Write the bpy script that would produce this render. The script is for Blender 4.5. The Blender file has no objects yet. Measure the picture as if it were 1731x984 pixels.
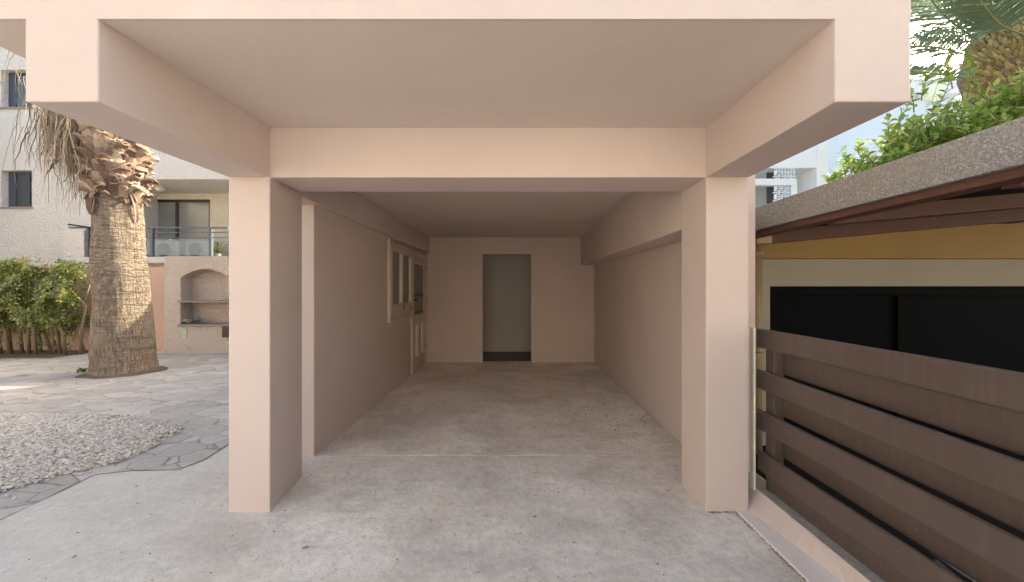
import bpy, bmesh, math, random
import numpy as np
from mathutils import Vector, Matrix, noise
random.seed(7); rng = np.random.default_rng(7)
sc = bpy.context.scene
R = math.radians

# ------------------------------------------------------------------ camera, sky, sun, exposure
FPX, CX, CY, W0, H0, EYE = 660.0, 867.0, 491.0, 1731.0, 984.0, 1.45
cam_d = bpy.data.cameras.new('camera'); cam = bpy.data.objects.new('camera', cam_d); sc.collection.objects.link(cam)
cam.location = (0, 0, EYE); cam.rotation_euler = (R(90), 0, 0)
cam_d.sensor_width = 36; cam_d.lens = 36*FPX/W0
cam_d.shift_x = -(CX-W0/2)/W0; cam_d.shift_y = (CY-H0/2)/W0
cam_d.clip_start = 0.05; cam_d.clip_end = 1500
sc.camera = cam
SUN_DIR = Vector((0.85, 0.53, 0)).normalized()*math.cos(R(28)) + Vector((0, 0, math.sin(R(28))))
wd = bpy.data.worlds.new('World'); sc.world = wd; wd.use_nodes = True
bg = wd.node_tree.nodes['Background']
sky = wd.node_tree.nodes.new('ShaderNodeTexSky'); sky.sky_type = 'NISHITA'; sky.sun_disc = False
sky.sun_elevation = R(28); sky.sun_rotation = math.atan2(SUN_DIR.x, SUN_DIR.y)
sky.air_density = 1.0; sky.dust_density = 4.5; sky.ozone_density = 1.0
wd.node_tree.links.new(sky.outputs[0], bg.inputs[0]); bg.inputs[1].default_value = 0.125
sl = bpy.data.lights.new('sun', 'SUN'); sl.energy = 2.6; sl.angle = R(0.5); sl.color = (1, .92, .8)
so = bpy.data.objects.new('sun', sl); sc.collection.objects.link(so)
so.rotation_euler = (-SUN_DIR).to_track_quat('-Z', 'Y').to_euler(); so.location = (9, 6, 12)
sc.view_settings.view_transform = 'Standard'; sc.view_settings.look = 'None'
sc.view_settings.gamma = 1; sc.view_settings.use_curve_mapping = False
sc.view_settings.exposure = 2.22
sc.view_settings.use_white_balance = True; sc.view_settings.white_balance_temperature = 7150; sc.view_settings.white_balance_tint = 5
sc.cycles.max_bounces = 14; sc.cycles.diffuse_bounces = 10; sc.cycles.use_denoising = True
sc.cycles.sample_clamp_indirect = 6

# ------------------------------------------------------------------ helpers
def P(px, py, Y): return Vector(((px-CX)/FPX*Y, Y, EYE-(py-CY)/FPX*Y))
def G(px, py): return P(px, py, EYE*FPX/(py-CY))

def tag(o, label=None, cat=None, group=None, kind=None):
    if label: o['label'] = label
    if cat: o['category'] = cat
    if group: o['group'] = group
    if kind: o['kind'] = kind
    return o
def thing(name, loc, label, cat, group=None):
    o = bpy.data.objects.new(name, None); sc.collection.objects.link(o); o.location = loc
    o.empty_display_size = .2
    return tag(o, label, cat, group)
def copy_tree(o, parent=None):
    c = o.copy(); sc.collection.objects.link(c); c.parent = parent
    for ch in list(o.children): copy_tree(ch, c)
    return c
def root_loc(p):
    v = Vector((0, 0, 0))
    while p is not None: v += p.location; p = p.parent
    return v

class MB:
    def __init__(s): s.v = []; s.f = []
    def add(s, vs, fs):
        n = len(s.v); s.v += [tuple(v) for v in vs]; s.f += [tuple(i+n for i in f) for f in fs]; return s
    def box(s, x0, x1, y0, y1, z0, z1):
        return s.hexa([(x0,y0,z0),(x1,y0,z0),(x1,y1,z0),(x0,y1,z0),(x0,y0,z1),(x1,y0,z1),(x1,y1,z1),(x0,y1,z1)])
    def hexa(s, v): return s.add(v, [(0,3,2,1),(4,5,6,7),(0,1,5,4),(1,2,6,5),(2,3,7,6),(3,0,4,7)])
    def prism(s, poly, z0, z1):     # ccw plan polygon
        n = len(poly)
        return s.add([(x,y,z0) for x,y in poly]+[(x,y,z1) for x,y in poly],
                     [tuple(range(n-1,-1,-1)), tuple(range(n,2*n))]+[(i,(i+1)%n,n+(i+1)%n,n+i) for i in range(n)])
    def tube(s, pts, rad, n=10, cap=True):
        pts = [Vector(p) for p in pts]; m = len(pts)
        if not hasattr(rad, '__len__'): rad = [rad]*m
        up = Vector((0,0,1)); base = len(s.v); ref = None
        for i, p in enumerate(pts):
            t = (pts[min(i+1,m-1)]-pts[max(i-1,0)]).normalized()
            if ref is None: ref = t.cross(up if abs(t.z) < .9 else Vector((1,0,0))).normalized()
            ref = (ref - t*ref.dot(t)).normalized(); b = t.cross(ref)
            for k in range(n):
                a = 2*math.pi*k/n
                s.v.append(tuple(p + (ref*math.cos(a)+b*math.sin(a))*rad[i]))
        for i in range(m-1):
            for k in range(n):
                s.f.append((base+i*n+k, base+i*n+(k+1)%n, base+(i+1)*n+(k+1)%n, base+(i+1)*n+k))
        if cap:
            s.f.append(tuple(base+k for k in range(n-1,-1,-1))); s.f.append(tuple(base+(m-1)*n+k for k in range(n)))
        return s
    def build(s, name, mat, parent=None, smooth=False, bevel=0, pred=None, label=None):
        off = root_loc(parent)
        me = bpy.data.meshes.new(name)
        me.from_pydata([(v[0]-off.x, v[1]-off.y, v[2]-off.z) for v in s.v], [], s.f)
        if bevel:
            bm = bmesh.new(); bm.from_mesh(me); bmesh.ops.remove_doubles(bm, verts=bm.verts, dist=1e-5)
            es = [e for e in bm.edges if len(e.link_faces) == 2 and e.calc_face_angle(0) > .4 and (pred is None or pred((e.verts[0].co+e.verts[1].co)/2+off))]
            bmesh.ops.bevel(bm, geom=es, offset=bevel, segments=2, affect='EDGES', profile=.5, clamp_overlap=True)
            bm.to_mesh(me); bm.free()
        if smooth:
            for p in me.polygons: p.use_smooth = True
        me.materials.append(mat)
        o = bpy.data.objects.new(name, me); sc.collection.objects.link(o); o.parent = parent
        if label: o['label'] = label
        return o

# ------------------------------------------------------------------ materials
class NT:
    def __init__(s, name):
        s.m = bpy.data.materials.new(name); s.m.use_nodes = True; s.t = s.m.node_tree
        s.b = s.t.nodes['Principled BSDF']; s.tc = s.t.nodes.new('ShaderNodeTexCoord').outputs['Object']
    def n(s, kind, **kw):
        nd = s.t.nodes.new(kind)
        for k, v in kw.items():
            if k.startswith('i_'): s.inp(nd, k[2:], v)
            else: setattr(nd, k, v)
        return nd
    def inp(s, nd, k, v):
        k = int(k) if k.isdigit() else k.replace('_', ' ')
        sock = nd.inputs[k]
        if isinstance(v, bpy.types.NodeSocket): s.t.links.new(v, sock)
        else: sock.default_value = v
    def noise(s, scale, detail=4, rough=.55, vec=None, dist=0):
        return s.n('ShaderNodeTexNoise', i_Vector=vec or s.tc, i_Scale=scale, i_Detail=detail, i_Roughness=rough, i_Distortion=dist).outputs['Fac']
    def ramp(s, fac, stops):
        r = s.n('ShaderNodeValToRGB', i_Fac=fac); e = r.color_ramp.elements
        while len(e) < len(stops): e.new(.5)
        for el, (p, c) in zip(e, stops):
            el.position = p; el.color = (c, c, c, 1) if not hasattr(c, '__len__') else (*c, 1)
        return r.outputs['Color']
    def mix(s, f, a, b, mode='MIX'):
        m = s.n('ShaderNodeMix', data_type='RGBA', blend_type=mode, clamp_factor=True)
        for idx, v in ((0, f), (6, a), (7, b)):
            if isinstance(v, bpy.types.NodeSocket): s.t.links.new(v, m.inputs[idx])
            else: m.inputs[idx].default_value = v if idx == 0 else ((*v, 1) if len(v) == 3 else v)
        return m.outputs[2]
    def math(s, op, a, b=0.0, c=None):
        m = s.n('ShaderNodeMath', operation=op)
        for i, v in enumerate((a, b) if c is None else (a, b, c)):
            if isinstance(v, bpy.types.NodeSocket): s.t.links.new(v, m.inputs[i])
            else: m.inputs[i].default_value = v
        return m.outputs[0]
    def mapv(s, scale=(1,1,1), rot=(0,0,0), loc=(0,0,0), vec=None):
        return s.n('ShaderNodeMapping', i_Vector=vec or s.tc, i_Scale=scale, i_Rotation=rot, i_Location=loc).outputs[0]
    def warp(s, vec, scale, amt):
        nz = s.n('ShaderNodeTexNoise', i_Vector=vec, i_Scale=scale, i_Detail=3.0).outputs['Color']
        sub = s.n('ShaderNodeVectorMath', operation='SUBTRACT'); s.t.links.new(nz, sub.inputs[0]); sub.inputs[1].default_value = (.5,.5,.5)
        sca = s.n('ShaderNodeVectorMath', operation='SCALE'); s.t.links.new(sub.outputs[0], sca.inputs[0]); sca.inputs['Scale'].default_value = amt
        ad = s.n('ShaderNodeVectorMath', operation='ADD'); s.t.links.new(vec, ad.inputs[0]); s.t.links.new(sca.outputs[0], ad.inputs[1])
        return ad.outputs[0]
    def edge(s, vec, scale, rnd=1.0):
        return s.n('ShaderNodeTexVoronoi', feature='DISTANCE_TO_EDGE', i_Vector=vec, i_Scale=scale, i_Randomness=rnd).outputs['Distance']
    def bump(s, h, strength=.5, dist=.01, normal=None):
        b = s.n('ShaderNodeBump', i_Height=h, i_Strength=strength, i_Distance=dist)
        if normal is not None: s.t.links.new(normal, b.inputs['Normal'])
        return b.outputs[0]
    def out(s, color=None, rough=None, normal=None, **kw):
        for k, v in (('Base Color', color), ('Roughness', rough), ('Normal', normal)):
            if v is None: continue
            if isinstance(v, bpy.types.NodeSocket): s.t.links.new(v, s.b.inputs[k])
            else: s.b.inputs[k].default_value = (*v, 1) if k == 'Base Color' else v
        for k, v in kw.items(): s.b.inputs[k.replace('_', ' ')].default_value = v
        return s.m

def c3(c, k): return tuple(min(1, x*k) for x in c)
def paint(name, col, rough=.75, b=.25, dirt=.05, scale=1.0):
    t = NT(name)
    c = t.mix(t.ramp(t.noise(1.3*scale, 5), [(.3, 0), (.7, 1)]), c3(col, 1-dirt), c3(col, 1+dirt*.5))
    c = t.mix(t.math('MULTIPLY', t.ramp(t.noise(9*scale, 6, .7), [(.62, 0), (.78, 1)]), dirt*2), c, c3(col, .72))
    h = t.math('ADD', t.math('MULTIPLY', t.noise(2.2, 2), 3.0), t.math('MULTIPLY', t.noise(55, 4), .35))
    return t.out(c, rough, t.bump(h, b, .02))
def stucco(name, col, scale=26, b=.9, stain=.12, dist=.03):
    t = NT(name)
    wv = t.warp(t.tc, 9, .12)
    n1 = t.ramp(t.noise(scale, 5, .6, wv), [(.35, 0), (.65, 1)])
    c = t.mix(t.ramp(t.noise(1.1, 5, .6, t.mapv((1, 1, .5))), [(.35, 0), (.75, 1)]), c3(col, 1-stain), col)
    c = t.mix(t.math('MULTIPLY', n1, .25), c3(col, .9), c)
    return t.out(t.mix(.75, c, c), .9, t.bump(n1, b, dist))
def plain(name, col, rough=.5, metal=0, var=.06, b=.0, spec=.5):
    t = NT(name)
    c = t.mix(t.noise(6, 4), c3(col, 1-var), c3(col, 1+var))
    nm = t.bump(t.noise(30, 4), b, .01) if b else None
    return t.out(c, rough, nm, Metallic=metal, Specular_IOR_Level=spec)
def leafmat(name, cols, rough=.45, trans=.25):
    t = NT(name)
    rnd = t.n('ShaderNodeNewGeometry').outputs['Random Per Island']
    c = t.ramp(rnd, [(i/(len(cols)-1), k) for i, k in enumerate(cols)])
    c = t.mix(t.math('MULTIPLY', t.noise(7, 3), .5), c, c3(cols[0], .8))
    t.out(c, rough)
    tr = t.n('ShaderNodeBsdfTranslucent'); t.t.links.new(c, tr.inputs[0])
    mx = t.n('ShaderNodeMixShader'); mx.inputs[0].default_value = trans
    o = t.t.nodes['Material Output']
    t.t.links.new(t.b.outputs[0], mx.inputs[1]); t.t.links.new(tr.outputs[0], mx.inputs[2]); t.t.links.new(mx.outputs[0], o.inputs[0])
    return t.m

PINK = (.555, .465, .43)
M = {}
M['pink'] = paint('pink_paint', PINK, .7, .18, .055)
M['pink_trim'] = paint('pale_pink_paint', (.70, .60, .53), .7, .2, .04)
M['foot'] = paint('pale_foot_paint', (.80, .72, .68), .7, .3, .06, 3)
M['ledge'] = stucco('rough_cement_ledge', (.52, .48, .43), 30, .8, .25, .02)
M['ceiling'] = paint('ceiling_paint', (.60, .525, .475), .8, .16, .05)

def concrete(name='concrete', k=1.3, warm=0.01, left=True):
    t = NT(name)
    def C(*c): return c3((c[0]*(1+warm), c[1]*1.05, c[2]*(1-warm)*1.03), k)
    big = t.ramp(t.noise(1.0, 8, .68, t.warp(t.tc, .7, 1.0)), [(.38, 0), (.60, 1)])
    c = t.mix(big, C(.47, .40, .365), C(.70, .62, .57))
    sv = t.warp(t.mapv((1.1, 2.4, 1), (0, 0, R(-32))), 1.5, .5)
    streak = t.ramp(t.noise(1.3, 7, .65, sv), [(.46, 0), (.66, 1)])
    c = t.mix(t.math('MULTIPLY', streak, .4), c, C(.78, .70, .65))
    streak2 = t.ramp(t.noise(1.6, 7, .7, t.mapv((1.0, 2.2, 1), (0, 0, R(-50)), (5, 2, 0))), [(.52, 0), (.70, 1)])
    c = t.mix(t.math('MULTIPLY', streak2, .28), c, C(.36, .31, .285))
    dark = t.ramp(t.noise(2.3, 8, .72), [(.50, 0), (.68, 1)])
    c = t.mix(t.math('MULTIPLY', dark, .42), c, C(.36, .31, .285))
    rust = t.ramp(t.noise(.8, 4, .55, t.mapv((1,1,1), loc=(4, 9, 0))), [(.55, 0), (.70, 1)])
    c = t.mix(t.math('MULTIPLY', rust, .4), c, C(.56, .44, .31))
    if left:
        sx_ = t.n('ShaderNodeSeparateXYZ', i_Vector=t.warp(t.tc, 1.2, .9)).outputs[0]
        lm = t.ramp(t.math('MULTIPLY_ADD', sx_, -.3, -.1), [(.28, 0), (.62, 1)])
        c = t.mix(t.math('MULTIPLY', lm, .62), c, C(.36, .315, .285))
    mid = t.noise(22, 6, .75)
    c = t.mix(t.ramp(mid, [(.30, .55), (.50, 0)]), c, C(.33, .285, .265))
    c = t.mix(t.ramp(mid, [(.55, 0), (.75, .4)]), c, C(.80, .74, .69))
    fine = t.noise(110, 4, .7)
    c = t.mix(t.ramp(fine, [(.34, .5), (.46, 0)]), c, C(.25, .21, .20))
    def specks(loc, scale, r0, r1, col, amt, mask):
        nonlocal c
        d = t.n('ShaderNodeTexVoronoi', i_Vector=t.warp(t.mapv((1, 1, 1), loc=loc), 18, .12), i_Scale=scale).outputs['Distance']
        m = t.math('MULTIPLY', t.ramp(d, [(r0, 1), (r1, 0)]), t.ramp(t.noise(1.1, 3, .5, t.mapv(loc=loc)), [(mask, 0), (mask+.1, 1)]))
        c = t.mix(t.math('MULTIPLY', m, amt), c, col); return m
    specks((1, 7, 0), 5.5, .045, .08, (.80, .76, .72), .8, .40)
    s2 = specks((3, 2, 0), 7.0, .04, .09, C(.24, .20, .18), .55, .48)
    s3 = specks((8, 5, 0), 13.0, .08, .16, C(.24, .20, .185), .6, .50)
    wv = t.warp(t.warp(t.tc, 1.5, .7), 9, .10)
    crm = t.math('MULTIPLY', t.ramp(t.edge(wv, .42), [(.0, 1), (.0028, 0)]), t.ramp(t.noise(.9, 3, .5, t.mapv(loc=(1, 1, 1))), [(.60, 0), (.66, 1)]))
    c = t.mix(t.math('MULTIPLY', crm, .6), c, C(.17, .145, .13))
    h = t.math('ADD', t.math('ADD', t.math('MULTIPLY', fine, .4), t.math('MULTIPLY', mid, .7)), t.math('MULTIPLY', t.noise(5, 6, .6), 1.5))
    h = t.math('SUBTRACT', t.math('SUBTRACT', h, crm), t.math('MULTIPLY', s2, .6))
    return t.out(c, .86, t.bump(h, .6, .012))
M['slab'] = concrete('worn_slab', 1.35, .01, False)
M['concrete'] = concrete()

def paving():
    t = NT('stamped_paving')
    v = t.warp(t.mapv((1.0, 1.25, 1), (0, 0, R(12))), 1.3, .10)
    d = t.edge(v, 3.3, .62)
    joint = t.ramp(d, [(.006, 1), (.022, 0)])
    cell = t.n('ShaderNodeTexVoronoi', i_Vector=v, i_Scale=3.3, i_Randomness=.62).outputs['Color']
    sep = t.n('ShaderNodeSeparateColor', i_Color=cell).outputs[0]
    c = t.mix(sep, (.38, .33, .295), (.57, .505, .455))
    c = t.mix(t.ramp(t.noise(.7, 5, .6, t.mapv((.5, 2.2, 1))), [(.35, 0), (.7, .6)]), c, (.36, .325, .305))
    c = t.mix(t.ramp(t.noise(14, 6, .7), [(.42, 0), (.70, .5)]), c, (.27, .24, .22))
    c = t.mix(t.math('MULTIPLY', joint, .58), c, (.13, .115, .105))
    h = t.math('SUBTRACT', t.math('MULTIPLY', t.noise(11, 6, .65), .6), t.math('MULTIPLY', joint, .8))
    return t.out(c, .8, t.bump(h, .6, .015))
M['paving'] = paving()

def earth():
    t = NT('bare_earth')
    c = t.mix(t.noise(.3, 6), (.20, .17, .14), (.30, .26, .22)); return t.out(c, .95, t.bump(t.noise(5, 8), .6, .03))
M['earth'] = earth()

def soil():
    t = NT('dark_soil')
    c = t.mix(t.noise(20, 6, .7), (.07, .05, .035), (.2, .15, .10)); return t.out(c, .95, t.bump(t.noise(30, 8, .7), 1, .03))
M['soil'] = soil()

def bark():
    t = NT('palm_bark')
    sp = t.n('ShaderNodeSeparateXYZ', i_Vector=t.tc)
    x = t.math('ADD', sp.outputs[0], t.math('MULTIPLY', sp.outputs[2], .045))
    u = t.math('MULTIPLY', t.math('ARCTAN2', sp.outputs[1], x), .45)
    uv = t.n('ShaderNodeCombineXYZ', i_X=u, i_Y=sp.outputs[2]).outputs[0]
    uv = t.warp(uv, 6, .035)
    vert = t.ramp(t.noise(1, 5, .55, t.mapv((42, 6, 1), vec=uv)), [(.36, 1), (.47, 0)])
    ring = t.ramp(t.noise(1, 5, .6, t.mapv((6, 40, 1), vec=uv)), [(.38, 1), (.48, 0)])
    ring2 = t.ramp(t.noise(1, 3, .5, t.mapv((1.2, 14, 1), vec=uv)), [(.36, 1), (.44, 0)])
    low = t.ramp(sp.outputs[2], [(.0, 1), (1.0, 0)])
    lowm = t.math('MULTIPLY_ADD', t.ramp(t.math('MULTIPLY', sp.outputs[2], .4), [(.45, 1), (.75, 0)]), .6, .4)
    him = t.math('MULTIPLY_ADD', t.ramp(t.math('MULTIPLY', sp.outputs[2], .4), [(.35, 0), (.75, 1)]), .6, .3)
    v1 = t.math('MULTIPLY', vert, lowm); r1 = t.math('MULTIPLY', ring, him)
    c = t.mix(t.noise(3, 6, .6), (.21, .155, .115), (.33, .265, .20))
    c = t.mix(t.ramp(t.noise(.9, 3, .5, t.mapv(loc=(3, 3, 3))), [(.5, 0), (.7, .45)]), c, (.40, .235, .13))
    c = t.mix(t.math('MULTIPLY', v1, .62), c, (.12, .085, .06))
    c = t.mix(t.math('MULTIPLY', r1, .5), c, (.17, .125, .09))
    c = t.mix(t.math('MULTIPLY', ring2, .3), c, (.14, .10, .075))
    h = t.math('SUBTRACT', t.math('SUBTRACT', t.math('SUBTRACT', t.noise(40, 5, .6), t.math('MULTIPLY', v1, 1.0)), t.math('MULTIPLY', r1, .8)), t.math('MULTIPLY', ring2, .8))
    return t.out(c, .92, t.bump(h, 1.0, .035))
M['bark'] = bark()

def islandmat(name, stops, rough=.85, b=.5, scale=(6, 6, 1)):
    t = NT(name)
    rnd = t.n('ShaderNodeNewGeometry').outputs['Random Per Island']
    c = t.ramp(rnd, stops)
    f = t.noise(22, 5, .6, t.mapv(scale))
    c = t.mix(t.math('MULTIPLY', f, .6), c, c3(stops[0][1], .7))
    return t.out(c, rough, t.bump(f, b, .01))
M['boot'] = islandmat('palm_boots', [(0, (.10, .06, .045)), (.3, (.22, .14, .105)), (.6, (.33, .235, .175)), (.85, (.46, .37, .28)), (1, (.60, .52, .42))])
M['strand'] = islandmat('dry_fronds', [(0, (.12, .08, .06)), (.35, (.27, .19, .14)), (.7, (.50, .40, .30)), (1, (.66, .57, .45))], b=.2)
M['pebble'] = islandmat('pebbles', [(0, (.34, .28, .24)), (.2, (.56, .49, .43)), (.7, (.72, .66, .60)), (.9, (.80, .75, .70)), (1, (.60, .47, .34))], .7, .1, (1,1,1))
M['hedge_leaf'] = leafmat('hedge_leaves', [(.05, .09, .03), (.11, .16, .045), (.26, .28, .075), (.58, .50, .17)], .35, .35)
M['shrub_leaf'] = leafmat('shrub_leaves', [(.15, .24, .05), (.27, .40, .08), (.42, .54, .12), (.60, .66, .22)], .4, .6)
M['frond_leaf'] = leafmat('frond_leaves', [(.20, .28, .19), (.29, .37, .25), (.38, .45, .31)], .4, .6)
M['stem'] = plain('brown_stems', (.19, .14, .09), .9, b=.4)
M['canary_boot'] = islandmat('canary_boots', [(0, (.22, .17, .07)), (.5, (.42, .33, .14)), (1, (.62, .52, .26))])

def brownwood():
    t = NT('brown_painted_boards')
    g = t.noise(8, 6, .6, t.mapv((5, 5, .6)))
    drip = t.ramp(t.noise(12, 4, .6, t.mapv((3, 3, .25))), [(.5, 0), (.8, 1)])
    c = t.mix(t.noise(1.8, 4), (.072, .050, .042), (.108, .078, .067))
    c = t.mix(t.math('MULTIPLY', drip, .3), c, (.17, .13, .115))
    c = t.mix(t.ramp(t.noise(26, 5, .7), [(.66, 0), (.74, .5)]), c, (.30, .24, .21))
    return t.out(c, .42, t.bump(g, .25, .006))
M['fence'] = brownwood()
M['timber'] = plain('red_brown_timber', (.10, .042, .03), .6, b=.5, var=.3)
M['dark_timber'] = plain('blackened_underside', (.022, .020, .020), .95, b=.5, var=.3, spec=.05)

def chips():
    t = NT('mineral_roof_felt')
    v = t.n('ShaderNodeTexVoronoi', i_Vector=t.warp(t.tc, 60, .01), i_Scale=150.0)
    s = t.n('ShaderNodeSeparateColor', i_Color=v.outputs['Color']).outputs[0]
    c = t.ramp(s, [(0, (.09, .095, .105)), (.5, (.19, .195, .20)), (.85, (.32, .32, .315)), (1, (.50, .49, .48))])
    c = t.mix(t.noise(1.6, 4), c, c3((.24, .235, .225), .8))
    return t.out(c, .85, t.bump(t.noise(70, 4, .6), .7, .01))
M['chips'] = chips()
M['ochre'] = paint('ochre_paint', (.27, .165, .045), .6, .2, .12)
M['annex_white'] = paint('cream_wall_paint', (.31, .285, .245), .85, .25, .07)
M['black_frame'] = plain('black_frame', (.005, .0045, .0045), .6, spec=.03)
M['pipe'] = paint('tan_pipe_paint', (.29, .22, .13), .5, .2, .15, 3)
M['pipe_red'] = plain('raw_wood_block', (.45, .33, .21), .8, b=.5, var=.2)
def glassy(name, col, rough=.05):
    t = NT(name)
    c = t.mix(t.noise(1.4, 4), c3(col, .8), c3(col, 1.25)); return t.out(c, rough, t.bump(t.noise(.9, 2), .02, .05), Specular_IOR_Level=.5)
M['dark_glass'] = plain('dark_tinted_glass', (.004, .005, .008), .5, spec=.02)
M['mid_glass'] = glassy('curtained_glass', (.20, .205, .205), .15)
M['blue_glass'] = glassy('window_glass', (.05, .065, .075), .03)
def dirty():
    t = NT('dirty_old_glass')
    c = t.mix(t.noise(9, 7, .75), (.13, .115, .10), (.32, .29, .26)); return t.out(c, .45, t.bump(t.noise(14, 5), .3, .01))
M['dirty_glass'] = dirty()
M['white_stucco'] = stucco('white_rough_stucco', (.84, .81, .79), 16, .8, .10, .05)
M['warm_stucco'] = stucco('cream_rough_stucco', (.86, .80, .66), 16, .8, .10, .05)
M['pink_stucco'] = stucco('pink_rough_stucco', (.83, .69, .61), 24, 1.0, .14, .04)
M['pink_wall'] = stucco('pink_boundary_render', (.60, .40, .31), 30, .3, .16, .02)
M['blue_rail'] = plain('blue_grey_metal', (.06, .075, .11), .4, .3)
M['ac'] = plain('ac_casing', (.32, .34, .33), .5)
M['ac_dark'] = plain('ac_grille', (.05, .055, .06), .6)
M['stone_shelf'] = plain('stone_shelf', (.26, .21, .185), .8, b=.6, var=.15)
M['crumb'] = islandmat('tan_crumbs', [(0, (.30, .20, .13)), (.5, (.50, .37, .27)), (1, (.66, .54, .43))], b=.3)
M['rock'] = islandmat('grey_rubble', [(0, (.16, .16, .15)), (.5, (.26, .25, .23)), (1, (.36, .34, .31))], b=.6)
M['blue_wall'] = paint('pale_blue_wall', (.64, .77, .92), .85, .3, .05, .6)
M['blue_trim'] = paint('white_blue_trim', (.74, .80, .86), .85, .2, .05)
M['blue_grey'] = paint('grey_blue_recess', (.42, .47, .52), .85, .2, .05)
M['roomwall'] = paint('greyed_room_paint', (.54, .50, .48), .85, .2, .05)
M['dark_floor'] = plain('dark_room_floor', (.22, .205, .20), .9, b=.5, var=.35)
M['lamp'] = plain('lamp_dome', (.62, .56, .48), .4)
M['wire'] = plain('silver_grey_cane', (.42, .43, .45), .5, var=.3)
def oldpaint():
    t = NT('peeling_cream_paint')
    p = t.ramp(t.noise(13, 7, .7, t.mapv((1, 1, .5))), [(.58, 0), (.62, 1)])
    c = t.mix(t.math('MULTIPLY', p, .6), (.55, .46, .39), (.30, .23, .18))
    return t.out(c, .6, t.bump(t.noise(18, 5), .5, .01))
M['old_cream'] = oldpaint()
M['old_white'] = plain('bare_white_strip', (.75, .70, .62), .6, b=.4, var=.15)
M['facing'] = paint('pale_bounce_render', (.68, .64, .60), .9, .3, .05)
M['bounce_warm'] = paint('warm_bounce_render', (.66, .595, .51), .9, .3, .05)
M['yard'] = paint('pale_bounce_yard', (.58, .55, .51), .9, .3, .12, .4)
M['metal'] = plain('dark_metal', (.05, .04, .04), .4, .6)
M['tile'] = plain('broken_tile', (.42, .42, .34), .6, var=.2)

def sheet(name, poly, z, mat, label=None, cat=None):
    mb = MB(); mb.add([(x, y, z) for x, y in poly], [tuple(range(len(poly)))])
    o = mb.build(name, mat); o['kind'] = 'structure'
    if label: o['label'] = label
    return o

# ------------------------------------------------------------------ ground
sheet('ground', [(-400, -400), (400, -400), (400, 400), (-400, 400)], -.03, M['earth'], 'bare ground stretching away beyond the yards')
sheet('yard', [(-30, -40), (30, -40), (30, -3.51), (-30, -3.51)], -.006, M['yard'], 'unseen pale concrete added behind the drive to bounce sunlight in')  # unseen ground, added and kept pale as a sunlight bounce
sheet('paving', [(-14, -3.5), (2.1, -3.5), (2.1, 9.6), (-14, 9.6)], -.006, M['paving'], 'stamped crazy-pattern grey paving of the courtyard')
pts = [(0, 880), (80, 842), (160, 803), (228, 796), (300, 795), (345, 778), (392, 748)]
g = [G(*p) for p in pts]
poly = [(-7, -3), (1.62, -3), (1.62, 3.42), (-1.88, 3.42)] + [(v.x, v.y) for v in reversed(g)] + [(-4.2, .9)]
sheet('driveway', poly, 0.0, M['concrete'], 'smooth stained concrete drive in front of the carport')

jt = MB(); prev = None
for a, b in zip(g, g[1:]):
    for q in range(12):
        p = a.lerp(b, q/12); d = (b-a).normalized(); nrm = Vector((-d.y, d.x, 0)); w = max(-.0045, .001+.012*noise.noise(Vector((p.x*4, p.y*4, 0))))
        cur = [(p.x+nrm.x*(w+.006)*k, p.y+nrm.y*(w+.006)*k, .0035) for k in (-.6, .6)]
        if prev: jt.add([prev[0], prev[1], cur[1], cur[0]], [(0, 1, 2, 3)])
        prev = cur
jo = jt.build('joint', M['soil']); jo['kind'] = 'structure'; jo['label'] = 'dirty open joint between the paving and the concrete drive'
# gravel: pebbles in an irregular bed
gp = [(-60, 702), (0, 702), (185, 701), (200, 712), (300, 722), (292, 732), (258, 746), (262, 756), (225, 772), (150, 792), (60, 812), (0, 832), (-60, 856)]
gpoly = [(G(*p).x, G(*p).y) for p in gp]
def inside(x, y, poly):
    c = False; n = len(poly)
    for i in range(n):
        x1, y1 = poly[i]; x2, y2 = poly[i-1]
        if (y1 > y) != (y2 > y) and x < (x2-x1)*(y-y1)/(y2-y1)+x1: c = not c
    return c
ico_bm = bmesh.new(); bmesh.ops.create_icosphere(ico_bm, subdivisions=2, radius=1)
ICO_V = np.array([v.co[:] for v in ico_bm.verts]); ICO_F = np.array([[v.index for v in f.verts] for f in ico_bm.faces]); ico_bm.free()
ico_bm = bmesh.new(); bmesh.ops.create_icosphere(ico_bm, subdivisions=1, radius=1)
ICO1_V = np.array([v.co[:] for v in ico_bm.verts]); ICO1_F = np.array([[v.index for v in f.verts] for f in ico_bm.faces]); ico_bm.free()
def np_mesh(name, V, F, mat, parent=None, smooth=True):
    off = root_loc(parent); V = V - np.array(off[:])
    me = bpy.data.meshes.new(name); k = F.shape[1]
    me.vertices.add(len(V)); me.vertices.foreach_set('co', V.astype(np.float32).ravel())
    me.loops.add(F.size); me.loops.foreach_set('vertex_index', F.astype(np.int32).ravel())
    me.polygons.add(len(F)); me.polygons.foreach_set('loop_start', np.arange(0, F.size, k, dtype=np.int32))
    me.polygons.foreach_set('use_smooth', np.full(len(F), smooth))
    me.update(calc_edges=True); me.validate(); me.materials.append(mat)
    o = bpy.data.objects.new(name, me); sc.collection.objects.link(o); o.parent = parent; return o
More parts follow.
